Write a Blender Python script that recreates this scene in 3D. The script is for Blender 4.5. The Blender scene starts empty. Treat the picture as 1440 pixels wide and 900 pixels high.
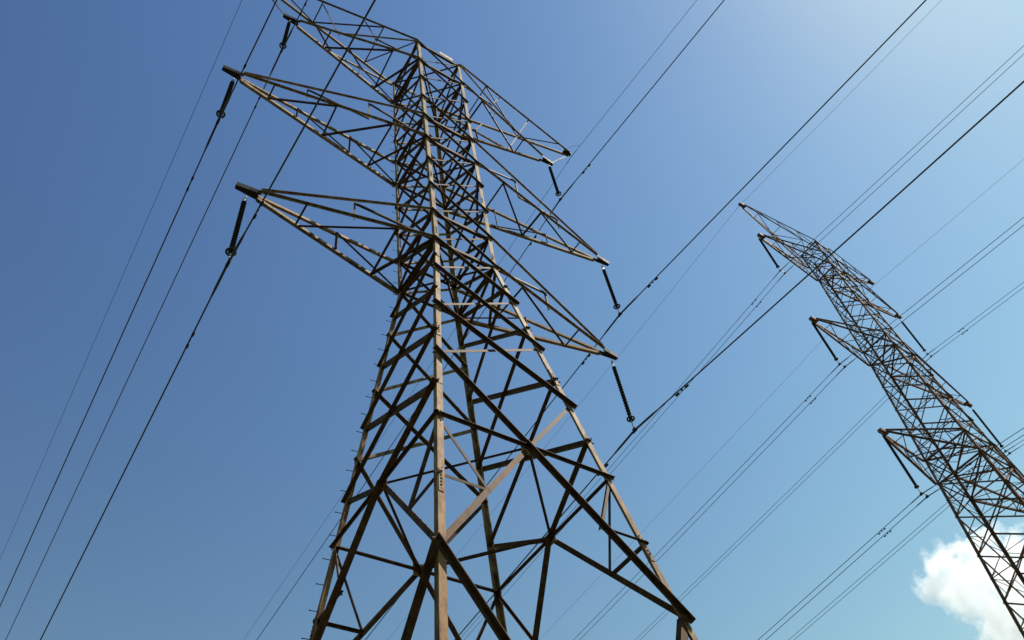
import bpy, bmesh, math, random
from mathutils import Vector, Matrix

random.seed(7)
S = 1.1                      # metres per tower unit
EYE = 1.6
CAM_U = (-8.009, -11.320, -17.538)
Z0 = CAM_U[2] - EYE / S      # ground level in tower units
scene = bpy.context.scene
COL = scene.collection


def M(u, v, z):
    return Vector((u * S, v * S, (z - Z0) * S))


# ------------------------------------------------------------------ camera
R0 = ((0.8300, -0.5450, -0.1190), (0.3710, 0.6980, -0.6120), (0.4170, 0.4640, 0.7820))
fwd = Vector(R0[2]).normalized()
right = (Vector(R0[0]) - fwd * Vector(R0[0]).dot(fwd)).normalized()
up = right.cross(fwd).normalized()
cam = bpy.data.cameras.new('camera')
cam.sensor_width = 36.0
cam.lens = 1170.97 / 1440 * 36.0
cam.clip_start = 0.1
cam.clip_end = 20000
co = bpy.data.objects.new('camera', cam)
COL.objects.link(co)
co.matrix_world = Matrix(((right.x, up.x, -fwd.x, 0), (right.y, up.y, -fwd.y, 0),
                          (right.z, up.z, -fwd.z, 0), (0, 0, 0, 1)))
co.location = M(*CAM_U)
scene.camera = co

# ------------------------------------------------------------------ light
SUN_AZ, SUN_EL = 116.0, 58.0      # azimuth from +Y towards +X
w = bpy.data.worlds.new('World')
scene.world = w
w.use_nodes = True
nt = w.node_tree
nt.nodes.clear()
out = nt.nodes.new('ShaderNodeOutputWorld')
bg = nt.nodes.new('ShaderNodeBackground')
sky = nt.nodes.new('ShaderNodeTexSky')
sky.sky_type = 'NISHITA'
sky.sun_disc = False
sky.sun_elevation = math.radians(SUN_EL)
sky.sun_rotation = math.radians(SUN_AZ)
sky.altitude = 0
sky.air_density = 2.2
sky.dust_density = 0.3
sky.ozone_density = 2.0
bg.inputs['Strength'].default_value = 0.0513
# the camera's contrast: a gamma and a white balance on the whole sky
sc_ = nt.nodes.new('ShaderNodeVectorMath')
sc_.operation = 'SCALE'
sc_.inputs['Scale'].default_value = 0.1
nt.links.new(sky.outputs[0], sc_.inputs[0])
sx = nt.nodes.new('ShaderNodeSeparateXYZ')
nt.links.new(sc_.outputs[0], sx.inputs[0])
cx = nt.nodes.new('ShaderNodeCombineXYZ')
for i_, (g_, k_, c_) in enumerate(((2.0, 26.4, 4.9), (1.99, 21.6, 7.3), (1.534, 13.1, 8.9))):
    pw = nt.nodes.new('ShaderNodeMath')
    pw.operation = 'POWER'
    pw.inputs[1].default_value = g_
    nt.links.new(sx.outputs[i_], pw.inputs[0])
    ml_ = nt.nodes.new('ShaderNodeMath')
    ml_.operation = 'MULTIPLY'
    ml_.inputs[1].default_value = k_
    nt.links.new(pw.outputs[0], ml_.inputs[0])
    mn_ = nt.nodes.new('ShaderNodeMath')
    mn_.operation = 'SMOOTH_MIN'
    mn_.inputs[1].default_value = c_
    mn_.inputs[2].default_value = c_ * 0.35
    nt.links.new(ml_.outputs[0], mn_.inputs[0])
    nt.links.new(mn_.outputs[0], cx.inputs[i_])
nt.links.new(cx.outputs[0], bg.inputs[0])
nt.links.new(bg.outputs[0], out.inputs[0])

sun = bpy.data.lights.new('sun', 'SUN')
sun.energy = 5.0
sun.angle = math.radians(0.53)
sun.color = (1.0, 0.90, 0.77)
so = bpy.data.objects.new('sun', sun)
COL.objects.link(so)
a, e = math.radians(SUN_AZ), math.radians(SUN_EL)
sd = Vector((math.sin(a) * math.cos(e), math.cos(a) * math.cos(e), math.sin(e)))
so.rotation_euler = (-sd).to_track_quat('-Z', 'Y').to_euler()
so.location = sd * 200

scene.view_settings.view_transform = 'Standard'
scene.view_settings.look = 'None'
scene.view_settings.gamma = 1.0
scene.view_settings.exposure = 1.0
scene.view_settings.use_curve_mapping = False
scene.cycles.volume_bounces = 10
scene.cycles.volume_step_rate = 1.0


# ------------------------------------------------------------------ materials
def new_mat(name):
    m = bpy.data.materials.new(name)
    m.use_nodes = True
    n = m.node_tree
    return m, n, n.nodes['Principled BSDF']


def ramp(n, stops):
    r = n.nodes.new('ShaderNodeValToRGB')
    el = r.color_ramp.elements
    while len(el) > 1:
        el.remove(el[-1])
    el[0].position, el[0].color = stops[0][0], (*stops[0][1], 1)
    for p, c in stops[1:]:
        x = el.new(p)
        x.color = (*c, 1)
    return r


def noise(n, scale, detail=6, rough=0.6, vec=None):
    t = n.nodes.new('ShaderNodeTexNoise')
    t.inputs['Scale'].default_value = scale
    t.inputs['Detail'].default_value = detail
    t.inputs['Roughness'].default_value = rough
    if vec is not None:
        n.links.new(vec, t.inputs['Vector'])
    return t


def mixc(n, fac, c1, c2, mode='MIX'):
    x = n.nodes.new('ShaderNodeMix')
    x.data_type = 'RGBA'
    x.blend_type = mode
    for sock, v in ((x.inputs[0], fac), (x.inputs[6], c1), (x.inputs[7], c2)):
        if hasattr(v, 'is_output'):
            n.links.new(v, sock)
        elif isinstance(v, (int, float)):
            sock.default_value = v
        else:
            sock.default_value = (*v, 1)
    return x.outputs[2]


def steel(name, clean, rust, dark, rust_bias=0.0, spec=0.35):
    m, n, b = new_mat(name)
    tc = n.nodes.new('ShaderNodeTexCoord')
    mp = n.nodes.new('ShaderNodeMapping')
    mp.inputs['Scale'].default_value = (1, 1, 0.35)
    n.links.new(tc.outputs['Object'], mp.inputs[0])
    big = noise(n, 0.9, 5, 0.6, mp.outputs[0])
    fine = noise(n, 6.5, 8, 0.72, mp.outputs[0])
    oi = n.nodes.new('ShaderNodeObjectInfo')
    ad = n.nodes.new('ShaderNodeMath')
    ad.operation = 'MULTIPLY_ADD'
    ad.inputs[1].default_value = 0.45
    ad.inputs[2].default_value = -0.22 + rust_bias
    n.links.new(oi.outputs['Random'], ad.inputs[0])
    s1 = n.nodes.new('ShaderNodeMath')
    n.links.new(big.outputs[0], s1.inputs[0])
    n.links.new(ad.outputs[0], s1.inputs[1])
    # rustier towards the foot
    sz = n.nodes.new('ShaderNodeSeparateXYZ')
    n.links.new(tc.outputs['Object'], sz.inputs[0])
    zr = n.nodes.new('ShaderNodeMapRange')
    zr.inputs['From Min'].default_value = 6.0
    zr.inputs['From Max'].default_value = 34.0
    zr.inputs['To Min'].default_value = 0.16
    zr.inputs['To Max'].default_value = -0.12
    n.links.new(sz.outputs[2], zr.inputs['Value'])
    s2 = n.nodes.new('ShaderNodeMath')
    n.links.new(s1.outputs[0], s2.inputs[0])
    n.links.new(zr.outputs[0], s2.inputs[1])
    s1 = s2
    r1 = ramp(n, [(0.36, (0, 0, 0)), (0.68, (1, 1, 1))])
    n.links.new(s1.outputs[0], r1.inputs[0])
    c = mixc(n, r1.outputs[0], clean, rust)
    r2 = ramp(n, [(0.33, (1, 1, 1)), (0.56, (0, 0, 0))])
    n.links.new(fine.outputs[0], r2.inputs[0])
    c = mixc(n, r2.outputs[0], c, dark)
    r3 = ramp(n, [(0.25, (0.7, 0.68, 0.66)), (0.75, (1.25, 1.25, 1.25))])
    n.links.new(fine.outputs[0], r3.inputs[0])
    c = mixc(n, 1.0, c, r3.outputs[0], 'MULTIPLY')
    r4 = ramp(n, [(0.0, (0.68, 0.66, 0.64)), (1.0, (1.3, 1.3, 1.3))])
    n.links.new(oi.outputs['Random'], r4.inputs[0])
    c = mixc(n, 1.0, c, r4.outputs[0], 'MULTIPLY')
    n.links.new(c, b.inputs['Base Color'])
    b.inputs['Roughness'].default_value = 0.74
    b.inputs['Metallic'].default_value = 0.0
    b.inputs['Specular IOR Level'].default_value = spec
    b.inputs['Specular Tint'].default_value = (1.0, 0.78, 0.56, 1)
    bp = n.nodes.new('ShaderNodeBump')
    bp.inputs['Strength'].default_value = 0.25
    bp.inputs['Distance'].default_value = 0.01
    n.links.new(fine.outputs[0], bp.inputs['Height'])
    n.links.new(bp.outputs[0], b.inputs['Normal'])
    return m


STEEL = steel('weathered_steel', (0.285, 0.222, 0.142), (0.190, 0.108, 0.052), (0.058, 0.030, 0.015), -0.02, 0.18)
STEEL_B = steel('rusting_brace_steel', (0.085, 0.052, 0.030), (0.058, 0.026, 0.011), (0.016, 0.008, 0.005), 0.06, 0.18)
STEEL_FAR = steel('brown_weathering_steel', (0.175, 0.110, 0.090), (0.115, 0.056, 0.042), (0.040, 0.022, 0.018), 0.05, 0.22)


def simple(name, c, rough=0.5, metal=0.0, var=0.25, sc=6.0, spec=0.15):
    m, n, b = new_mat(name)
    tc = n.nodes.new('ShaderNodeTexCoord')
    t = noise(n, sc, 5, 0.6, tc.outputs['Object'])
    lo = tuple(x * (1 - var) for x in c)
    hi = tuple(min(1, x * (1 + var)) for x in c)
    r = ramp(n, [(0.3, lo), (0.7, hi)])
    n.links.new(t.outputs[0], r.inputs[0])
    n.links.new(r.outputs[0], b.inputs['Base Color'])
    b.inputs['Roughness'].default_value = rough
    b.inputs['Specular IOR Level'].default_value = spec
    b.inputs['Metallic'].default_value = metal
    return m


WIRE = simple('aged_aluminium_wire', (0.045, 0.048, 0.055), 0.6)
RUBBER = simple('dark_silicone_rubber', (0.030, 0.028, 0.030), 0.5)
HARD = simple('galvanised_fitting', (0.20, 0.19, 0.18), 0.45, 0.2)
IRON = simple('dark_cast_iron', (0.024, 0.021, 0.020), 0.7, 0, 0.25, 6.0, 0.08)
BOLT = simple('rusty_bolt', (0.055, 0.032, 0.022), 0.7)
PLATE_W = simple('faded_white_plate', (0.42, 0.34, 0.29), 0.7, 0, 0.75, 11.0)
PLATE_Y = simple('faded_yellow_plate', (0.66, 0.55, 0.30), 0.6, 0, 0.2, 8.0)
CONCRETE = simple('concrete', (0.33, 0.31, 0.28), 0.9, 0, 0.2, 3.0)

g, n, b = new_mat('dry_grass_ground')
tc = n.nodes.new('ShaderNodeTexCoord')
t1 = noise(n, 0.05, 8, 0.65, tc.outputs['Object'])
t2 = noise(n, 2.5, 8, 0.7, tc.outputs['Object'])
r = ramp(n, [(0.35, (0.018, 0.028, 0.010)), (0.6, (0.042, 0.046, 0.022))])
n.links.new(t1.outputs[0], r.inputs[0])
r2 = ramp(n, [(0.3, (0.6, 0.6, 0.6)), (0.7, (1.15, 1.15, 1.15))])
n.links.new(t2.outputs[0], r2.inputs[0])
n.links.new(mixc(n, 1.0, r.outputs[0], r2.outputs[0], 'MULTIPLY'), b.inputs['Base Color'])
b.inputs['Roughness'].default_value = 0.95
GROUND = g


# ------------------------------------------------------------------ helpers
def link(name, bm, mat, parent=None, label=None, smooth=False):
    me = bpy.data.meshes.new(name)
    bmesh.ops.recalc_face_normals(bm, faces=bm.faces[:])
    if parent is not None:
        off = world_loc(parent)
        bmesh.ops.translate(bm, verts=bm.verts[:], vec=-off)
    if smooth:
        for f in bm.faces:
            f.smooth = True
    bm.to_mesh(me)
    bm.free()
    for mm in (mat if isinstance(mat, (list, tuple)) else [mat]):
        me.materials.append(mm)
    o = bpy.data.objects.new(name, me)
    COL.objects.link(o)
    if parent is not None:
        o.parent = parent
    if label:
        o['label'] = label
    return o


def world_loc(o):
    v = Vector(o.location)
    while o.parent:
        o = o.parent
        v = v + Vector(o.location)
    return v


def tag(o, label, cat, group=None):
    o['label'] = label
    o['category'] = cat
    if group:
        o['group'] = group
    return o


def thing(name, loc, label, cat, group=None):
    o = bpy.data.objects.new(name, None)
    o.empty_display_size = 0.5
    o.location = loc
    COL.objects.link(o)
    return tag(o, label, cat, group)


def prism(bm, p0, p1, pts, A, B, mi=0):
    """extrude a closed 2D outline (in A,B) from p0 to p1"""
    r0 = [bm.verts.new(p0 + A * x + B * y) for x, y in pts]
    r1 = [bm.verts.new(p1 + A * x + B * y) for x, y in pts]
    k = len(pts)
    fs = []
    for i in range(k):
        j = (i + 1) % k
        fs.append(bm.faces.new((r0[i], r0[j], r1[j], r1[i])))
    fs.append(bm.faces.new(r0[::-1]))
    fs.append(bm.faces.new(r1))
    for f in fs:
        f.material_index = mi


def ortho(ax, A):
    A = A - ax * A.dot(ax)
    return A.normalized()


def angle(bm, p0, p1, A, B, wd, t=None, wb=None):
    """rolled steel angle: heel on p0-p1, flanges along A and B"""
    t = t or max(0.008, wd * 0.1)
    wb = wb or wd
    ax = (p1 - p0).normalized()
    A = ortho(ax, A)
    B = B - ax * B.dot(ax) - A * B.dot(A)
    B.normalize()
    prism(bm, p0, p1, [(0, 0), (wd, 0), (wd, t), (t, t), (t, wb), (0, wb)], A, B)


def box(bm, c, X, Y, Z, hx, hy, hz, mi=0):
    vs = [bm.verts.new(c + X * (sx * hx) + Y * (sy * hy) + Z * (sz * hz))
          for sx in (-1, 1) for sy in (-1, 1) for sz in (-1, 1)]
    for q in ((0, 1, 3, 2), (4, 6, 7, 5), (0, 4, 5, 1), (2, 3, 7, 6), (0, 2, 6, 4), (1, 5, 7, 3)):
        bm.faces.new([vs[i] for i in q]).material_index = mi


def tube(bm, pts, r, seg=8, mi=0, cap=True):
    rings = []
    for i, p in enumerate(pts):
        d = (pts[min(i + 1, len(pts) - 1)] - pts[max(i - 1, 0)]).normalized()
        s = d.cross(Vector((0, 0, 1)))
        if s.length < 1e-3:
            s = d.cross(Vector((0, 1, 0)))
        s.normalize()
        t = d.cross(s)
        rr = r[i] if isinstance(r, (list, tuple)) else r
        rings.append([bm.verts.new(p + (s * math.cos(a) + t * math.sin(a)) * rr)
                      for a in [2 * math.pi * k / seg for k in range(seg)]])
    for a, b_ in zip(rings, rings[1:]):
        for k in range(seg):
            bm.faces.new((a[k], a[(k + 1) % seg], b_[(k + 1) % seg], b_[k])).material_index = mi
    if cap:
        bm.faces.new(rings[0][::-1]).material_index = mi
        bm.faces.new(rings[-1]).material_index = mi


def torus(bm, c, N, Rr, r, seg=20, sg=6):
    N = N.normalized()
    X = N.orthogonal().normalized()
    Y = N.cross(X)
    rings = []
    for i in range(seg):
        a = 2 * math.pi * i / seg
        d = X * math.cos(a) + Y * math.sin(a)
        rings.append([bm.verts.new(c + d * (Rr + r * math.cos(k)) + N * (r * math.sin(k)))
                      for k in [2 * math.pi * j / sg for j in range(sg)]])
    for i in range(seg):
        A_, B_ = rings[i], rings[(i + 1) % seg]
        for k in range(sg):
            bm.faces.new((A_[k], A_[(k + 1) % sg], B_[(k + 1) % sg], B_[k]))


UP = Vector((0, 0, 1))
SG = {'N': (-1, -1), 'E': (1, -1), 'W': (-1, 1), 'F': (1, 1)}
FACES = {'NE': ('N', 'E', Vector((0, -1, 0))), 'NW': ('N', 'W', Vector((-1, 0, 0))),
         'WF': ('W', 'F', Vector((0, 1, 0))), 'EF': ('E', 'F', Vector((1, 0, 0)))}


def brace(bm, p0, p1, nrm, mode, wd, lap=0.0):
    """a bolted angle lying in a face with outward normal nrm.
    in_top / in_bot: bolted inside the legs, free flange inward, at its upper / lower edge;
    out_top / out_bot: bolted outside, free flange outward"""
    ax = (p1 - p0).normalized()
    n = ortho(ax, nrm)
    s = n.cross(ax).normalized()
    if s.z < 0:
        s = -s
    t = max(0.008, wd * 0.1)
    p0 = p0 - ax * lap
    p1 = p1 + ax * lap
    if mode == 'out_top':
        wd *= 0.70
    inside = mode.startswith('in')
    B = -n if inside else n
    off = -n * (0.022 * S) if inside else n * (0.004 * S)
    if mode.endswith('top'):
        A, sh = -s, s * (wd * 0.5)
    else:
        A, sh = s, -s * (wd * 0.5)
    angle(bm, p0 + off + sh, p1 + off + sh, A, B, wd, t)


# ================================================================== structure
bm = bmesh.new()
bmesh.ops.create_grid(bm, x_segments=8, y_segments=8, size=4000)
o = link('ground', bm, GROUND)
o['kind'] = 'structure'

# ================================================================== near tower
Z1 = [17.548, 15.529, 13.746, 11.883, 10.223, 8.489, 6.898, 5.239, 3.645, 2.102,
      0.261, -1.839, -4.024, -6.337, -9.724]
ZM = {9: 1.05, 10: -0.93, 11: -3.05, 12: -5.18}
ZBASE = Z0 + 0.35
VR = 1.048


def hw1(z):
    if z >= Z1[9]:
        return 1.0 + 0.04 * (z - Z1[9]) / (Z1[0] - Z1[9])
    return 1.0 + 0.1262 * (Z1[9] - z)


def P1(k, z):
    h = hw1(z)
    a_, b_ = SG[k]
    return M(a_ * h, b_ * h * VR, z)


tower = thing('transmission_tower', M(0, 0, Z0),
              'tall tan rust-stained lattice pylon in the middle, with single wires on six arms', 'pylon')


class Lattice:
    """collects the bracing of one tower as single parts"""
    def __init__(self, root, mat, cap=96):
        self.root, self.mat, self.cap, self.count, self.over = root, mat, cap, {}, {}

    def add(self, name, p0, p1, nrm, mode, wd, mat=None, lap=None):
        if lap is None:
            lap = wd * 0.9 if mode == 'out_top' else 0.04
        c = self.count.get(name, 0)
        if c >= self.cap:
            bm = self.over.setdefault(name, bmesh.new())
            brace(bm, p0, p1, nrm, mode, wd, lap)
            return
        self.count[name] = c + 1
        bm = bmesh.new()
        brace(bm, p0, p1, nrm, mode, wd, lap)
        link(name, bm, mat or self.mat, self.root)

    def finish(self):
        for name, bm in self.over.items():
            o = link(name + '_rest', bm, self.mat, self.root)
            o['kind'] = 'stuff'


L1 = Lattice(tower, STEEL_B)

# --- legs
for k in 'NEWF':
    a_, b_ = SG[k]
    bm = bmesh.new()
    A, B = Vector((-a_, 0, 0)), Vector((0, -b_, 0))
    segs = [(Z1[0] + 0.05, Z1[9] - 0.1, 0.126), (Z1[9] - 0.1, Z1[12] - 0.6, 0.128), (Z1[12] - 0.6, ZBASE, 0.134)]
    for za, zb, wd in segs:
        angle(bm, P1(k, zb), P1(k, za), A, B, wd * S, 0.018 * S)
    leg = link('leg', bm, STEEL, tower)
    # bolted splices on both flanges
    for zs in (-3.0, -8.2, 5.9, 2.6):
        bm = bmesh.new()
        p0, p1 = P1(k, zs - 0.34), P1(k, zs + 0.34)
        ax = (p1 - p0).normalized()
        oa = ortho(ax, A)
        ob = ortho(ax, B)
        for F, Nn in ((oa, -ob), (ob, -oa)):
            c = (p0 + p1) * 0.5 + F * (0.064 * S) + Nn * 0.008
            if k in 'N':
                pass
            box(bm, c, ax, F, Nn, 0.30 * S, 0.050 * S, 0.004, 0)
            for q in range(4):
                bc = c + ax * ((q - 1.5) * 0.085 * S) + Nn * 0.006
                tube(bm, [bc, bc + Nn * 0.014], 0.020 * S, 6, 1)
        link('splice_plate', bm, [STEEL, BOLT], leg)
    # bolt heads at the panel points
    bm = bmesh.new()
    zlist = Z1[:15] + [(Z1[13] + Z1[14]) * .5] if k in 'NE' else []
    for zs in zlist:
        ax = (P1(k, zs + .3) - P1(k, zs - .3)).normalized()
        oa = ortho(ax, A)
        Nn = -ortho(ax, B)
        for q in range(-2, 3):
            bc = P1(k, zs) + ax * (q * 0.075 * S) + oa * ((0.045 if q % 2 else 0.08) * S)
            tube(bm, [bc - Nn * .004, bc + Nn * 0.018], 0.017 * S, 6)
    if zlist:
        link('bolt_cluster', bm, BOLT, leg)
    else:
        bm.free()
    # footing
    bm = bmesh.new()
    pb = P1(k, ZBASE)
    tube(bm, [Vector((pb.x, pb.y, -0.4)), Vector((pb.x, pb.y, pb.z + 0.05))], 0.42, 20)
    link('footing', bm, CONCRETE, tower)
    if k == 'W':
        z = -17.0
        i = 0
        while z < 16.5:
            pb = P1(k, z)
            d = Vector((-1, 0.10, 0))
            d.normalize()
            bm = bmesh.new()
            tube(bm, [pb - d * 0.02, pb + d * 0.145 * S], 0.009, 6)
            tube(bm, [pb + d * 0.14 * S, pb + d * 0.155 * S], 0.017, 6)
            link('step_bolt', bm, IRON, leg)
            z += 0.575
            i += 1

# --- cage X bracing
for fn, (ka, kb, nrm) in FACES.items():
    back = fn in ('WF', 'EF')
    for i in range(0, 9):
        wd = 0.092 * S if i > 3 else 0.082 * S
        za, zb = Z1[i], Z1[i + 1]
        # falling diagonal a(i) -> b(i+1), rising diagonal a(i+1) -> b(i)
        if not back:
            m1, m2 = ('out_top', 'in_top') if fn == 'NE' else ('out_bot', 'in_bot')
        else:
            m1, m2 = 'in_bot', 'out_bot'
        side = fn in ('NW', 'EF')
        L1.add('cage_brace', P1(ka, za), P1(kb, zb), nrm, m1, wd * (0.82 if side else 1.0))
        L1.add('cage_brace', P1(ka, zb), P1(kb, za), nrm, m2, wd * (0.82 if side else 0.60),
               STEEL if fn == 'WF' else None)  # far face: lighter leg steel, sunlight put into the colour of the rising diagonals
    for i in (0, 1, 4, 5, 8, 9):
        L1.add('horizontal_brace', P1(ka, Z1[i]), P1(kb, Z1[i]), nrm, 'in_bot', 0.10 * S)
# plan diaphragms in the cage
for i in (0, 1, 5, 9):
    L1.add('plan_brace', P1('N', Z1[i] - .03), P1('F', Z1[i] - .03), UP, 'in_bot', 0.07 * S)
    L1.add('plan_brace', P1('E', Z1[i] + .03), P1('W', Z1[i] + .03), UP, 'out_bot', 0.07 * S)

# --- body below the waist
for fn, (ka, kb, nrm) in FACES.items():
    back = fn in ('WF', 'EF')
    m1, m2 = (('out_top', 'in_top') if fn == 'NE' else ('out_bot', 'in_bot')) if not back else ('in_bot', 'out_bot')
    if fn in ('NE', 'WF'):
        lev = [Z1[9], Z1[10], Z1[11], Z1[12]]
    else:
        lev = [Z1[9], ZM[9], ZM[10], ZM[11], ZM[12]]
    for i in range(len(lev) - 1):
        wd = 0.115 * S if i < 2 else 0.13 * S
        side = fn in ('NW', 'EF')
        L1.add('body_brace', P1(ka, lev[i]), P1(kb, lev[i + 1]), nrm, m1, wd * (0.80 if side else 1.0))
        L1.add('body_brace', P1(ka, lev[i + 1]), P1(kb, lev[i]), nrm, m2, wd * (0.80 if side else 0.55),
               STEEL if fn == 'WF' else None)  # paler steel again on the far face, so these rising braces look sunlit
    zt = lev[-1]
    K = (P1(ka, Z1[13]) + P1(kb, Z1[13])) * 0.5
    wd = 0.145 * S
    # big K-panel
    L1.add('main_diagonal', P1(ka, zt), K, nrm, m1, 0.13 * S)
    L1.add('main_diagonal', K, P1(kb, Z1[14]), nrm, m1, wd)
    L1.add('main_diagonal', K, P1(kb, zt), nrm, m2, 0.088 * S)
    L1.add('main_diagonal', P1(ka, Z1[14]), K, nrm, m2, wd * 0.8)
    L1.add('horizontal_brace', P1(ka, Z1[13]), K, nrm, 'out_top' if not back else 'in_bot', 0.095 * S)
    L1.add('horizontal_brace', K, P1(kb, Z1[13]), nrm, 'out_top' if not back else 'in_bot', 0.095 * S)
    zmid = (Z1[13] + Z1[14]) * 0.5
    for kk in (ka, kb):
        mid = (K + P1(kk, Z1[14])) * 0.5
        L1.add('secondary_brace', P1(kk, Z1[13]), mid, nrm, 'in_top' if fn == 'NE' else 'in_bot', 0.062 * S)
        L1.add('secondary_brace', mid, P1(kk, zmid), nrm, 'in_top' if kk in 'NW' else 'out_bot', 0.062 * S)
    # lowest panel down to the footings
    Zb, Zm = ZBASE + 0.1, (ZBASE + Z1[14]) * 0.5 - 0.2
    K2 = (P1(ka, Zm) + P1(kb, Zm)) * 0.5
    L1.add('main_diagonal', P1(ka, Z1[14]), K2, nrm, m1, wd)
    L1.add('main_diagonal', K2, P1(kb, Zb), nrm, m1, wd)
    L1.add('main_diagonal', K2, P1(kb, Z1[14]), nrm, m2, wd)
    L1.add('main_diagonal', P1(ka, Zb), K2, nrm, m2, wd)
    L1.add('horizontal_brace', P1(ka, Zm), P1(kb, Zm), nrm, 'in_bot', 0.09 * S)
    for kk in (ka, kb):
        for (zt_, zb_) in ((Z1[14], Zm), (Zm, Zb)):
            end = zt_ if zt_ == Z1[14] else zb_
            mid = (K2 + P1(kk, end)) * 0.5
            zq = (zt_ + zb_) * 0.5
            L1.add('secondary_brace', P1(kk, zq), mid, nrm, 'in_bot', 0.06 * S)
            L1.add('secondary_brace', P1(kk, Zm), mid, nrm, 'in_bot', 0.06 * S)
    # gusset plates at the panel points
    tp = (P1(kb, -5) - P1(ka, -5)).normalized()
    for Kc, s_ in ((K, 0.17), (K2, 0.17)):
        bm = bmesh.new()
        n2 = ortho(tp, nrm)
        tv = n2.cross(tp)
        box(bm, Kc - n2 * 0.016 * S, tp, tv, n2, s_ * S, s_ * S, 0.006)
        for q in range(8):
            an = q * math.pi / 4 + .2
            bc = Kc + (tp * math.cos(an) + tv * math.sin(an)) * s_ * 0.75 * S - n2 * 0.012
            tube(bm, [bc - n2 * 0.03, bc + n2 * 0.03], 0.016, 6)
        link('gusset_plate', bm, STEEL, tower)
# plan diaphragm at the big panel
for i in (13,):
    Ks = {fn: (P1(f[0], Z1[i]) + P1(f[1], Z1[i])) * 0.5 for fn, f in FACES.items()}
    for A_, B_ in (('NE', 'NW'), ('NE', 'EF'), ('WF', 'NW'), ('WF', 'EF')):
        L1.add('plan_brace', Ks[A_], Ks[B_], UP, 'out_bot', 0.06 * S)
L1.finish()


# --- cross arms
def arm_brace(par, p0, p1, nrm, mode, wd, name='arm_brace'):
    bm = bmesh.new()
    brace(bm, p0, p1, nrm, mode, wd, 0.02)
    link(name, bm, STEEL_B, par)


def lerp(a_, b_, t):
    return a_ + (b_ - a_) * t


def arm_chord(bm, p0, p1, out, wd):
    """angle with a vertical flange and a flange pointing out (over it on the -Y side, under it on the other)"""
    if out.y < 0:
        wd *= 0.74
        d = UP * wd
        angle(bm, p0 + d, p1 + d, -UP, out, wd)
    else:
        angle(bm, p0, p1, UP, out, wd)


def cross_arm(side, zl, zu, ut, dz, pattern, label, upper=True, ulen=0.62):
    ks = ('N', 'W') if side < 0 else ('E', 'F')
    ua = ut - ulen                              # where the chords meet the tip beam
    zt = zl + dz
    tips = {kk: M(side * ua, SG[kk][1] * 0.09, zt + 0.02) for kk in ks}
    bm = bmesh.new()
    for kk in ks:
        ov = Vector((0, SG[kk][1], 0))
        arm_chord(bm, tips[kk], P1(kk, zl), ov, 0.10 * S)
    arm = link('cross_arm', bm, STEEL, tower, label)
    if upper:
        for kk in ks:
            ov = Vector((0, SG[kk][1], 0))
            bm = bmesh.new()
            arm_chord(bm, tips[kk] + UP * 0.11 * S, P1(kk, zu), ov, 0.085 * S)
            link('upper_chord', bm, STEEL, arm)
    # boxed tip beam: two channels under a cover plate
    bm = bmesh.new()
    ca, cb = M(side * (ua - 0.02), 0, zt + 0.05), M(side * ut, 0, zt + 0.05)
    ax = (cb - ca).normalized()
    Y = Vector((0, 1, 0))
    Zv = ax.cross(Y)
    if Zv.z < 0:
        Zv = -Zv
    hv = 0.115 * S
    for vy in (-1, 1):                    # two side channels converging on the hanger
        pa, pb = ca + Y * vy * 0.115 * S, cb + Y * vy * 0.06 * S
        prism(bm, pa, pb, [(0, -0.085 * S), (0, 0.085 * S), (-vy * .05, 0.085 * S), (-vy * .05, 0.075 * S),
                           (-vy * .012, 0.075 * S), (-vy * .012, -0.075 * S), (-vy * .05, -0.075 * S), (-vy * .05, -0.085 * S)], Y, Zv)
        for q in range(4):
            for zz in (-.04, .04):
                bc = lerp(pa, pb, .12 + .1 * q) + Zv * zz
                tube(bm, [bc, bc + Y * vy * 0.014], 0.013, 6)
    box(bm, lerp(ca, cb, 0.97), ax, Y, Zv, 0.006, 0.058 * S, 0.07 * S)
    box(bm, lerp(ca, cb, 0.50) - Zv * 0.091 * S, ax, Y, Zv, 0.27 * S, 0.062 * S, 0.005)
    link('tip_beam', bm, IRON, arm)
    n_, w_ = ks
    LN = lambda t: lerp(tips[n_], P1(n_, zl), t)
    LW = lambda t: lerp(tips[w_], P1(w_, zl), t)
    UN = lambda t: lerp(tips[n_] + UP * 0.11 * S, P1(n_, zu), t)
    UW = lambda t: lerp(tips[w_] + UP * 0.11 * S, P1(w_, zu), t)
    for it in pattern:
        kd, a_, b_, wd = it
        if kd == 'strut':
            arm_brace(arm, LN(a_), LW(b_), UP, 'out_bot', wd * S)
        elif kd == 'diag':       # far chord a -> near chord b
            arm_brace(arm, LW(a_), LN(b_), UP, 'out_bot', wd * S)
        elif kd == 'vert' and upper:
            for l_, u_, nn in ((LN, UN, Vector((0, -1, 0))), (LW, UW, Vector((0, 1, 0)))):
                arm_brace(arm, l_(a_), u_(b_), nn, 'in_top', wd * S, 'arm_post')
        elif kd == 'side' and upper:   # upper a -> lower b
            for l_, u_, nn in ((LN, UN, Vector((0, -1, 0))), (LW, UW, Vector((0, 1, 0)))):
                arm_brace(arm, u_(a_), l_(b_), nn, 'in_bot', wd * S)
    return arm, LN, LW


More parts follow.
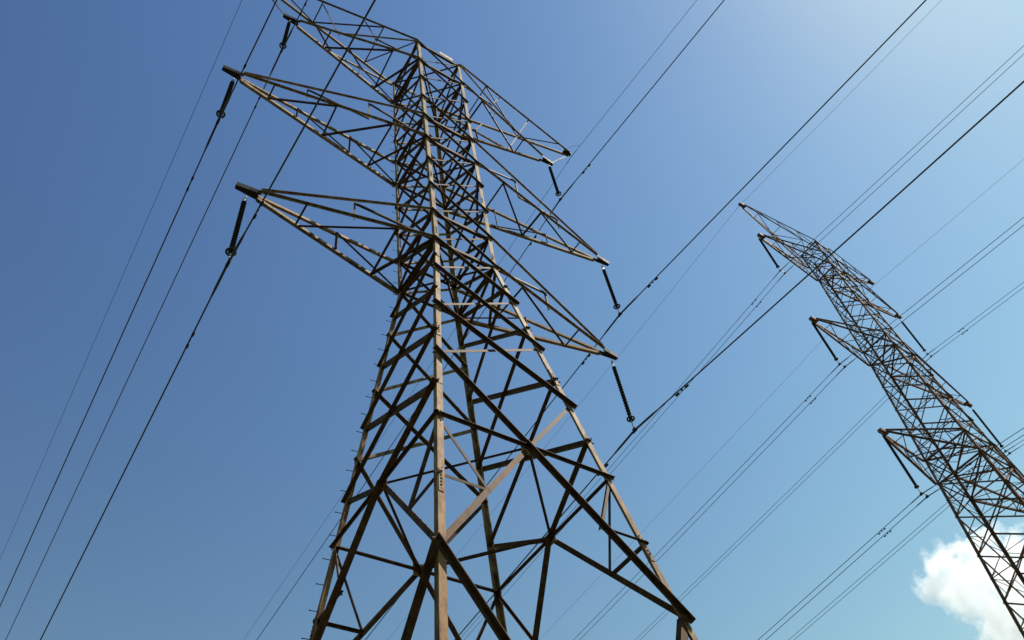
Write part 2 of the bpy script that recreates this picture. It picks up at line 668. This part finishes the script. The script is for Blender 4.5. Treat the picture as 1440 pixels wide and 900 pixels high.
PAT_B = [('strut', .25, .25, .055), ('diag', .27, .77, .065), ('strut', .77, .79, .06), ('diag', .79, 1.0, .075),
         ('vert', .52, .52, .055), ('side', .52, 1.0, .06), ('strut', 1.0, 1.0, .08)]
PAT_M = [('strut', .16, .16, .05), ('diag', .16, .49, .06), ('strut', .49, .50, .06), ('diag', .50, .80, .065),
         ('strut', .80, .80, .06), ('diag', .80, 1.0, .08), ('vert', .33, .33, .05), ('vert', .67, .67, .05),
         ('side', .33, .67, .05), ('side', .67, 1.0, .055)]
sides = {-1: 'left', 1: 'right'}
for sd_ in (-1, 1):
    cross_arm(sd_, Z1[9], Z1[8], 6.27, -0.08, PAT_B, None)
    cross_arm(sd_, Z1[5], Z1[4], 7.60, -0.20, PAT_M, None)
    # top arm carries the upper wire, the peak arm above it the earth wire
    arm, LN, LW = cross_arm(sd_, Z1[1], Z1[0], 6.32, -0.25, PAT_B, None, upper=False)
    ks = ('N', 'W') if sd_ < 0 else ('E', 'F')
    for kk, LL in zip(ks, (LN, LW)):
        bm = bmesh.new()
        arm_chord(bm, LL(0.32), P1(kk, Z1[0] - 0.08), Vector((0, SG[kk][1], 0)), 0.07 * S)
        link('upper_chord', bm, STEEL, arm)
    etip = M(sd_ * 7.75, 0, 17.72)
    bm = bmesh.new()
    ch = {}
    for kk in ks:
        ov = Vector((0, SG[kk][1], 0))
        t_ = etip + Vector((0, SG[kk][1] * 0.05, 0))
        ch[kk] = (t_, P1(kk, Z1[0]))
        arm_chord(bm, t_, P1(kk, Z1[0]), ov, 0.092 * S)
    peak = link('peak_arm', bm, STEEL, tower)
    bm = bmesh.new()
    X = Vector((sd_, 0, 0))
    box(bm, etip - X * 0.12 * S + UP * 0.05, X, Vector((0, 1, 0)), UP, 0.20 * S, 0.085 * S, 0.05 * S)
    link('tip_plate', bm, IRON, peak)
    CN = lambda t: lerp(*ch[ks[0]], t)
    CW = lambda t: lerp(*ch[ks[1]], t)
    for a_, b_ in ((.40, .40), (.78, .78)):
        arm_brace(peak, CN(a_), CW(b_), UP, 'out_bot', 0.05 * S)
    arm_brace(peak, CW(.40), CN(.78), UP, 'out_bot', 0.05 * S)
    arm_brace(peak, CN(.12), CW(.40), UP, 'out_bot', 0.05 * S)
    arm_brace(peak, CW(.78), CN(1.0), UP, 'out_bot', 0.05 * S)
    for C_, LL, kk, vv in ((CN, LN, ks[0], -1), (CW, LW, ks[1], 1)):
        nn = Vector((0, vv, 0))
        arm_brace(peak, LL(0.32), C_(.40), nn, 'in_top', 0.05 * S, 'arm_post')
        mid = lerp(LL(0.32), P1(kk, Z1[0] - 0.08), 0.45)
        arm_brace(peak, mid, C_(.66), nn, 'in_top', 0.05 * S, 'arm_post')
        arm_brace(peak, mid, LL(.62), nn, 'in_top', 0.05 * S, 'arm_post')
        arm_brace(peak, mid, LL(1.0), nn, 'in_bot', 0.055 * S)
    # thin link from the earth-wire tip down to the top arm
    arm_brace(peak, etip, M(sd_ * 6.25, 0, Z1[1] - 0.1), Vector((0, -1, 0)), 'in_top', 0.05 * S, 'tip_link')

# --- plates near the top
bm = bmesh.new()
c = M(0.31, -1.04 * VR - 0.07, Z1[0] - 0.06)
box(bm, c, Vector((1, 0, 0)), UP, Vector((0, 1, 0)), 0.33 * S, 0.13 * S, 0.006)
for x in (-.25, .25):
    box(bm, c + Vector((x * S, 0.01, -0.16 * S)), Vector((1, 0, 0)), UP, Vector((0, 1, 0)), 0.015, 0.08, 0.004)
link('number_plate', bm, PLATE_W, tower, 'pale speckled number plate on the top rail')
bm = bmesh.new()
c = M(-0.20, 1.04 * VR - 0.10, Z1[0] - 0.02)
box(bm, c, Vector((1, 0, 0)), UP, Vector((0, 1, 0)), 0.16 * S, 0.11 * S, 0.006)
box(bm, c + Vector((0.30 * S, 0, -0.06)), Vector((1, 0, 0)), UP, Vector((0, 1, 0)), 0.09 * S, 0.09 * S, 0.006)
link('marker_plate', bm, PLATE_Y, tower, 'faded yellow plate on the far top rail')

# ================================================================== far tower
ZF = [35.041, 31.637, 23.141, 21.838, 13.337, 11.586]
HF = [0.826, 0.797, 1.00, 1.089, 1.49, 1.586]
UC, VC = 37.937, 2.774
SVF = -0.006


def hw2(z):
    if z >= ZF[0]:
        return HF[0]
    for i in range(5):
        if z >= ZF[i + 1]:
            t = (ZF[i] - z) / (ZF[i] - ZF[i + 1])
            return HF[i] + (HF[i + 1] - HF[i]) * t
    return HF[5] + 0.053 * (ZF[5] - z)


def P2(k, z):
    h = hw2(z)
    a_, b_ = SG[k]
    return M(UC + a_ * h, VC + b_ * h + SVF * (z - ZF[5]), z)


far = thing('transmission_tower', M(UC, VC, Z0),
            'slimmer dark brown lattice pylon at the right edge, carrying twin wires', 'pylon')
L2 = Lattice(far, STEEL_FAR, 98)
for k in 'NEWF':
    a_, b_ = SG[k]
    bm = bmesh.new()
    zs = [ZF[0] + .05, ZF[1], ZF[3], ZF[5], 2.0, ZBASE]
    for za, zb in zip(zs, zs[1:]):
        wd = 0.115 if zb > 20 else (0.14 if zb > 5 else 0.18)
        angle(bm, P2(k, zb), P2(k, za), Vector((-a_, 0, 0)), Vector((0, -b_, 0)), wd * S, 0.018 * S)
    leg = link('leg', bm, STEEL_FAR, far)
    bm = bmesh.new()
    pb = P2(k, ZBASE)
    tube(bm, [Vector((pb.x, pb.y, -0.4)), Vector((pb.x, pb.y, pb.z + 0.05))], 0.42, 16)
    link('footing', bm, CONCRETE, far)


def split(z0, z1, k):
    return [z0 + (z1 - z0) * i / k for i in range(k + 1)]


levs = split(ZF[0], ZF[1], 2)[:-1] + split(ZF[1], ZF[2], 5)[:-1] + [ZF[2]] + split(ZF[3], ZF[4], 4)[:-1] + [ZF[4]]
low = [ZF[5]]
step = 2.35
while low[-1] - step > Z0 + 2.0:
    low.append(low[-1] - step)
    step *= 1.09
low.append(ZBASE + 0.1)
levs = levs + low
for fn, (ka, kb, nrm) in FACES.items():
    back = fn in ('WF', 'EF')
    m1, m2 = ('out_bot', 'in_top') if not back else ('in_bot', 'out_bot')
    for i in range(len(levs) - 1):
        za, zb = levs[i], levs[i + 1]
        nm = 'head_brace' if za > ZF[3] + .01 else ('waist_brace' if za > ZF[5] + .01 else 'body_brace')
        wd = 0.066 if za > ZF[3] else (0.080 if za > ZF[5] else 0.090)
        L2.add(nm, P2(ka, za), P2(kb, zb), nrm, m1, wd * S)
        L2.add(nm, P2(ka, zb), P2(kb, za), nrm, m2, wd * S)
        zm = (za + zb) * .5
        if abs(za - zb) > 1.5:
            X = (P2(ka, zm) + P2(kb, zm)) * .5
            L2.add('secondary_brace', P2(ka, zm), P2(kb, zm), nrm, 'in_bot', 0.042 * S)
            if za < ZF[3] + .01:
                # redundant members from the half-height of the legs to the diagonals
                for kk, ko in ((ka, kb), (kb, ka)):
                    q1 = lerp(P2(kk, za), P2(ko, zb), .25)
                    q2 = lerp(P2(kk, zb), P2(ko, za), .25)
                    L2.add('redundant_brace', P2(kk, zm), q1, nrm, 'in_bot', 0.038 * S)
                    L2.add('redundant_brace', P2(kk, zm), q2, nrm, 'in_bot', 0.038 * S)
    for z in ZF:
        L2.add('horizontal_brace', P2(ka, z), P2(kb, z), nrm, 'in_bot', 0.09 * S)
for z in (ZF[1], ZF[3], ZF[5], ZF[2], ZF[4]):
    L2.add('plan_brace', P2('N', z - .03), P2('F', z - .03), UP, 'in_bot', 0.075 * S)
    L2.add('plan_brace', P2('E', z + .03), P2('W', z + .03), UP, 'out_bot', 0.075 * S)
L2.finish()


def far_arm(side, zl, zu, ut, zt, nm='cross_arm', wd=0.115, nb=3):
    ks = ('N', 'W') if side < 0 else ('E', 'F')
    tip = lambda kk, dz: M(UC + side * (ut - 0.35), VC + SVF * (zl - ZF[5]) + SG[kk][1] * 0.10, zt + dz)
    bm = bmesh.new()
    for kk in ks:
        ov = Vector((0, SG[kk][1], 0))
        arm_chord(bm, tip(kk, 0), P2(kk, zl), ov, wd * S)
    arm = link(nm, bm, STEEL_FAR, far)
    for kk in ks:
        bm = bmesh.new()
        arm_chord(bm, tip(kk, .12), P2(kk, zu), Vector((0, SG[kk][1], 0)), wd * .9 * S)
        link('upper_chord', bm, STEEL_FAR, arm)
    bm = bmesh.new()
    cc = M(UC + side * (ut - 0.2), VC + SVF * (zl - ZF[5]), zt + 0.07)
    box(bm, cc, Vector((1, 0, 0)), Vector((0, 1, 0)), UP, 0.30 * S, 0.13 * S, 0.09 * S)
    link('tip_plate', bm, STEEL_FAR, arm)

    def ab(p0, p1, nrm, w_):
        b2 = bmesh.new()
        brace(b2, p0, p1, nrm, 'out_bot', w_ * S, 0.02)
        link('arm_brace', b2, STEEL_FAR, arm)
    lo = {kk: (lambda t, kk=kk: lerp(tip(kk, 0), P2(kk, zl), t)) for kk in ks}
    hi = {kk: (lambda t, kk=kk: lerp(tip(kk, .12), P2(kk, zu), t)) for kk in ks}
    for i in range(nb):
        t0, t1 = (i + .6) / (nb + .6), (i + 1.6) / (nb + .6)
        ab(lo[ks[0]](t0), lo[ks[1]](t0), UP, .05)
        ab(lo[ks[i % 2]](t0), lo[ks[1 - i % 2]](t1), UP, .05)
        for kk in ks:
            nn = Vector((0, SG[kk][1], 0))
            ab(lo[kk](t0), hi[kk](t0), nn, .045)
            ab(hi[kk](t0), lo[kk](t1), nn, .045)
    return arm


for sd_ in (-1, 1):
    far_arm(sd_, ZF[1] + 1.7, ZF[0], 7.85, 36.0, 'peak_arm', 0.085)
    far_arm(sd_, ZF[1], ZF[1] + 1.7, 8.05, 31.40)
    far_arm(sd_, ZF[3], ZF[2], 8.35, 21.32)
    far_arm(sd_, ZF[5], ZF[4], 8.70, 11.33, wd=0.13)


# ================================================================== insulators
def insulator(u, v, ztop, zbot, label, group, r=0.068, yoke=0.0):
    root = thing('insulator_string', M(u, v, ztop), label, 'insulator', group)
    T, Bm = M(u, v, ztop), M(u, v, zbot)
    Ltot = T.z - Bm.z
    bm = bmesh.new()
    d = 0.30 * S
    tube(bm, [T + UP * 0.06, T - UP * d], 0.014, 8)
    torus(bm, T - UP * 0.08, Vector((1, 0, 0)), 0.05, 0.014, 14)
    torus(bm, T - UP * 0.19, Vector((0, 1, 0)), 0.05, 0.014, 14)
    link('shackle', bm, HARD, root)
    # long-rod with alternating sheds
    bm = bmesh.new()
    z0_, z1_ = T.z - d, Bm.z + 0.42 * S
    nsh = int((z0_ - z1_) / 0.062)
    pts, rad = [], []
    pitch = (z0_ - z1_) / nsh
    for i in range(nsh):
        zz = z0_ - i * pitch
        rr = r * S if i % 2 == 0 else r * S * 0.78
        pts += [Vector((T.x, T.y, zz)), Vector((T.x, T.y, zz - pitch * .45)), Vector((T.x, T.y, zz - pitch * .6))]
        rad += [0.026, rr, 0.028]
    pts.append(Vector((T.x, T.y, z1_)))
    rad.append(0.026)
    tube(bm, pts, rad, 12)
    link('shed_rod', bm, RUBBER, root)
    bm = bmesh.new()
    rc = Vector((T.x, T.y, z1_ + 0.05))
    torus(bm, rc, UP, 0.105 * S, 0.028, 20)
    for an in (0.4, 0.4 + math.pi):
        tube(bm, [rc - UP * 0.08, rc + Vector((math.cos(an), math.sin(an), 0)) * 0.105 * S], 0.012, 6)
    link('corona_ring', bm, IRON, root)
    bm = bmesh.new()
    tube(bm, [Vector((T.x, T.y, z1_ + .02)), Bm + UP * 0.06], 0.02, 8)
    if yoke:
        box(bm, Bm + Vector((yoke * .5 * S, 0, 0.16)), Vector((1, 0, 0)), UP, Vector((0, 1, 0)), (yoke * .5 + .06) * S, 0.045, 0.008)
        q = Bm + Vector((yoke * S, 0, 0))
        tube(bm, [q + UP * .16, q + UP * .04], 0.016, 8)
    link('yoke_plate' if yoke else 'link_rod', bm, HARD, root)
    for k in range(2 if yoke else 1):
        bm = bmesh.new()
        q = Bm + Vector((yoke * S * k, 0, 0))
        tube(bm, [q + Vector((0, -.17, 0.01)), q + Vector((0, -.08, -.03)), q + Vector((0, .08, -.03)), q + Vector((0, .17, 0.01))],
             [0.02, 0.042, 0.042, 0.02], 10)
        box(bm, q + UP * 0.05, Vector((1, 0, 0)), Vector((0, 1, 0)), UP, 0.016, 0.07, 0.05)
        link('clamp', bm, IRON, root)
    return root


AP, SP_, BP = 0.013, 0.066, 0.00020
AM, SM, BM_ = 0.005, 0.092, 0.00024


def wire_pts(u, v, z):
    vs = [-220, -160, -120, -90, -70, -55, -45] + [-36 + i * 3 for i in range(12)] + [-1.5, 0, 1.5] + \
         [3 + 3 * i for i in range(16)] + [55, 65, 80, 100, 130, 170, 220]
    P = []
    for x in vs:
        t = abs(x)
        if x >= 0:
            P.append(M(u + AP * t, v + x, z - SP_ * t + BP * t * t))
        else:
            P.append(M(u + AM * t, v + x, z - SM * t + BM_ * t * t))
    return P


def wire_at(u, v, z, x):
    t = abs(x)
    return M(u + AP * t, v + x, z - SP_ * t + BP * t * t) if x >= 0 else M(u + AM * t, v + x, z - SM * t + BM_ * t * t)


def conductor(name, u, v, z, r, label, cat, group=None, dampers=(), armor=1.0):
    bm = bmesh.new()
    tube(bm, wire_pts(u, v, z), r, 8)
    wo = link(name, bm, WIRE, None, smooth=True)
    tag(wo, label, cat, group)
    if armor:
        bm = bmesh.new()
        tube(bm, [wire_at(u, v, z, -armor + i * armor / 4) for i in range(9)],
             [r * 1.1] + [r * 1.65] * 7 + [r * 1.1], 8)
        link('armor_rod', bm, WIRE, wo, smooth=True)
    for x in dampers:
        bm = bmesh.new()
        c = wire_at(u, v, z, x)
        ax = (wire_at(u, v, z, x + .1) - wire_at(u, v, z, x - .1)).normalized()
        d = c - UP * 0.085
        box(bm, c - UP * 0.04, ax, ax.cross(UP), UP, 0.03, 0.014, 0.06)
        tube(bm, [d - ax * .24, d + ax * .24], 0.007, 6)
        for s_ in (-1, 1):
            tube(bm, [d + ax * s_ * .13, d + ax * s_ * .15, d + ax * s_ * .27, d + ax * s_ * .29], [.02, .034, .034, .02], 10)
        link('vibration_damper', bm, IRON, wo)
    return wo


sn = {-1: 'left', 1: 'right'}
rows1 = [('lowest', 6.0, 1.75, -1.30, 5.97), ('middle and longest', 7.25, 7.95, 4.90, 7.19), ('topmost', 6.08, 15.1, 11.98, 6.05)]
for nm, ui, zt, zb, uw in rows1:
    for s_ in (-1, 1):
        side = sn[s_]
        insulator(s_ * uw, 0, zt, zb, 'dark rod insulator hanging from the %s %s arm of the big tan pylon' % (nm, side),
                  'single insulators of the near pylon')
        if nm == 'lowest':
            dm = (-1.75, 2.3) if s_ < 0 else (-2.0, 1.6)
        else:
            dm = (-1.75, 2.1)
        conductor('conductor_wire', s_ * uw, 0, zb, 0.021,
                  'single black wire clamped under the %s %s arm of the big tan pylon' % (nm, side), 'power line',
                  'single wires of the near pylon', dm)
for s_ in (-1, 1):
    side = sn[s_]
    ew = conductor('earth_wire', s_ * 7.85, 0, 17.6, 0.0105,
                   'thin earth wire running over the top %s tip of the big tan pylon' % side, 'earth wire',
                   'earth wires of the near pylon', (), 0.5)
    bm = bmesh.new()
    a0, a1 = wire_at(s_ * 7.85, 0, 17.6, -.7), M(s_ * 7.45, 0, 17.75)
    tube(bm, [a0, lerp(a0, a1, .35) + UP * .16, lerp(a0, a1, .7) + UP * .18, a1], 0.008, 6)
    link('bonding_lead', bm, WIRE, ew)

rows2 = [('lowest', 8.74, 11.3, 7.0), ('middle', 8.42, 21.3, 17.0), ('topmost', 8.12, 31.35, 27.0)]
for nm, uo, zt, zb in rows2:
    for s_ in (-1, 1):
        side = sn[s_]
        u_ = UC + s_ * uo
        vv = VC
        insulator(u_, vv, zt, zb, 'long dark insulator on the %s %s arm of the dark pylon at right' % (nm, side),
                  'twin-wire insulators of the far pylon', 0.085, 0.46)
        for j, which in enumerate(('left', 'right')):
            conductor('conductor_wire', u_ + 0.46 * j, vv, zb, 0.0175,
                      '%s wire of the pair under the %s %s arm of the dark pylon at right' % (which, nm, side), 'power line',
                      'twin wires of the far pylon', (-2.6, 2.8) if s_ < 0 else (-3.0, 2.8), 0.8)
for s_ in (-1, 1):
    conductor('earth_wire', UC + s_ * 7.95, VC, 35.9, 0.0105,
              'faint earth wire over the %s top tip of the dark pylon at right' % sn[s_], 'earth wire',
              'earth wires of the far pylon', (), 0.5)

# ================================================================== cloud
# a cumulus bank far off to the right: a closed hull of overlapping lobes filled with scattering vapour
CAMW = Vector(co.location)


def pix_dir(x, y):
    return (fwd + right * ((x - 720) / 1170.97) - up * ((y - 450) / 1170.97)).normalized()


DC = 1500.0
lobes = [(1332, 802, 36), (1318, 830, 26), (1360, 778, 24), (1385, 770, 30), (1365, 825, 46), (1400, 815, 50),
         (1440, 800, 50), (1420, 862, 50), (1465, 880, 70), (1430, 905, 40), (1520, 860, 90), (1500, 950, 90), (1600, 940, 110),
         (1312, 800, 16), (1345, 770, 14), (1385, 748, 14), (1400, 738, 10), (1345, 842, 24), (1310, 822, 15), (1378, 858, 26), (1398, 885, 22), (1403, 910, 24)]
ctr = CAMW + pix_dir(1420, 850) * DC
vm, n, b = new_mat('cumulus_vapour')
n.nodes.remove(b)
mo = n.nodes['Material Output']
pv = n.nodes.new('ShaderNodeVolumePrincipled')
pv.inputs['Color'].default_value = (0.945, 0.966, 0.985, 1)
pv.inputs['Anisotropy'].default_value = 0.2
tc = n.nodes.new('ShaderNodeTexCoord')
nz = noise(n, 0.045, 9, 0.62, tc.outputs['Object'])
dens = None
dn = n.nodes.new('ShaderNodeMath')
dn.operation = 'MAXIMUM'
acc = None
for (x, y, rp) in lobes:
    c = CAMW + pix_dir(x, y) * (DC + random.uniform(-25, 25)) - ctr
    rad = rp / 1170.97 * DC
    ds = n.nodes.new('ShaderNodeVectorMath')
    ds.operation = 'DISTANCE'
    n.links.new(tc.outputs['Object'], ds.inputs[0])
    ds.inputs[1].default_value = c
    mr = n.nodes.new('ShaderNodeMapRange')
    mr.inputs['From Min'].default_value = rad * 1.1
    mr.inputs['From Max'].default_value = rad * 0.35
    mr.inputs['To Min'].default_value = 0.0
    mr.inputs['To Max'].default_value = 1.0
    n.links.new(ds.outputs['Value'], mr.inputs['Value'])
    if acc is None:
        acc = mr.outputs[0]
    else:
        mx = n.nodes.new('ShaderNodeMath')
        mx.operation = 'MAXIMUM'
        n.links.new(acc, mx.inputs[0])
        n.links.new(mr.outputs[0], mx.inputs[1])
        acc = mx.outputs[0]
# erode with noise
er = n.nodes.new('ShaderNodeMath')
er.operation = 'MULTIPLY_ADD'
n.links.new(nz.outputs[0], er.inputs[0])
er.inputs[1].default_value = 3.2
er.inputs[2].default_value = -2.02
sm = n.nodes.new('ShaderNodeMath')
n.links.new(acc, sm.inputs[0])
n.links.new(er.outputs[0], sm.inputs[1])
md = n.nodes.new('ShaderNodeMapRange')
md.inputs['From Min'].default_value = 0.0
md.inputs['From Max'].default_value = 0.25
md.inputs['To Min'].default_value = 0.0
md.inputs['To Max'].default_value = 0.021
n.links.new(sm.outputs[0], md.inputs['Value'])
gt = n.nodes.new('ShaderNodeMath')
gt.operation = 'GREATER_THAN'
gt.inputs[1].default_value = 0.001
n.links.new(acc, gt.inputs[0])
ml = n.nodes.new('ShaderNodeMath')
ml.operation = 'MULTIPLY'
n.links.new(md.outputs[0], ml.inputs[0])
n.links.new(gt.outputs[0], ml.inputs[1])
n.links.new(ml.outputs[0], pv.inputs['Density'])
n.links.new(pv.outputs[0], mo.inputs['Volume'])
bm = bmesh.new()
lo = Vector((1e9,) * 3)
hi = -lo
for (x, y, rp) in lobes:
    c = CAMW + pix_dir(x, y) * DC
    rad = rp / 1170.97 * DC * 1.1 + 26
    lo = Vector([min(lo[i], c[i] - rad) for i in range(3)])
    hi = Vector([max(hi[i], c[i] + rad) for i in range(3)])
bmc = (lo + hi) * .5 - ctr
hs = (hi - lo) * .5
box(bm, bmc, Vector((1, 0, 0)), Vector((0, 1, 0)), UP, hs.x, hs.y, hs.z)
cl = link('cloud', bm, vm)
cl.location = ctr
tag(cl, 'white puffy cloud low behind the dark pylon at right', 'cloud')
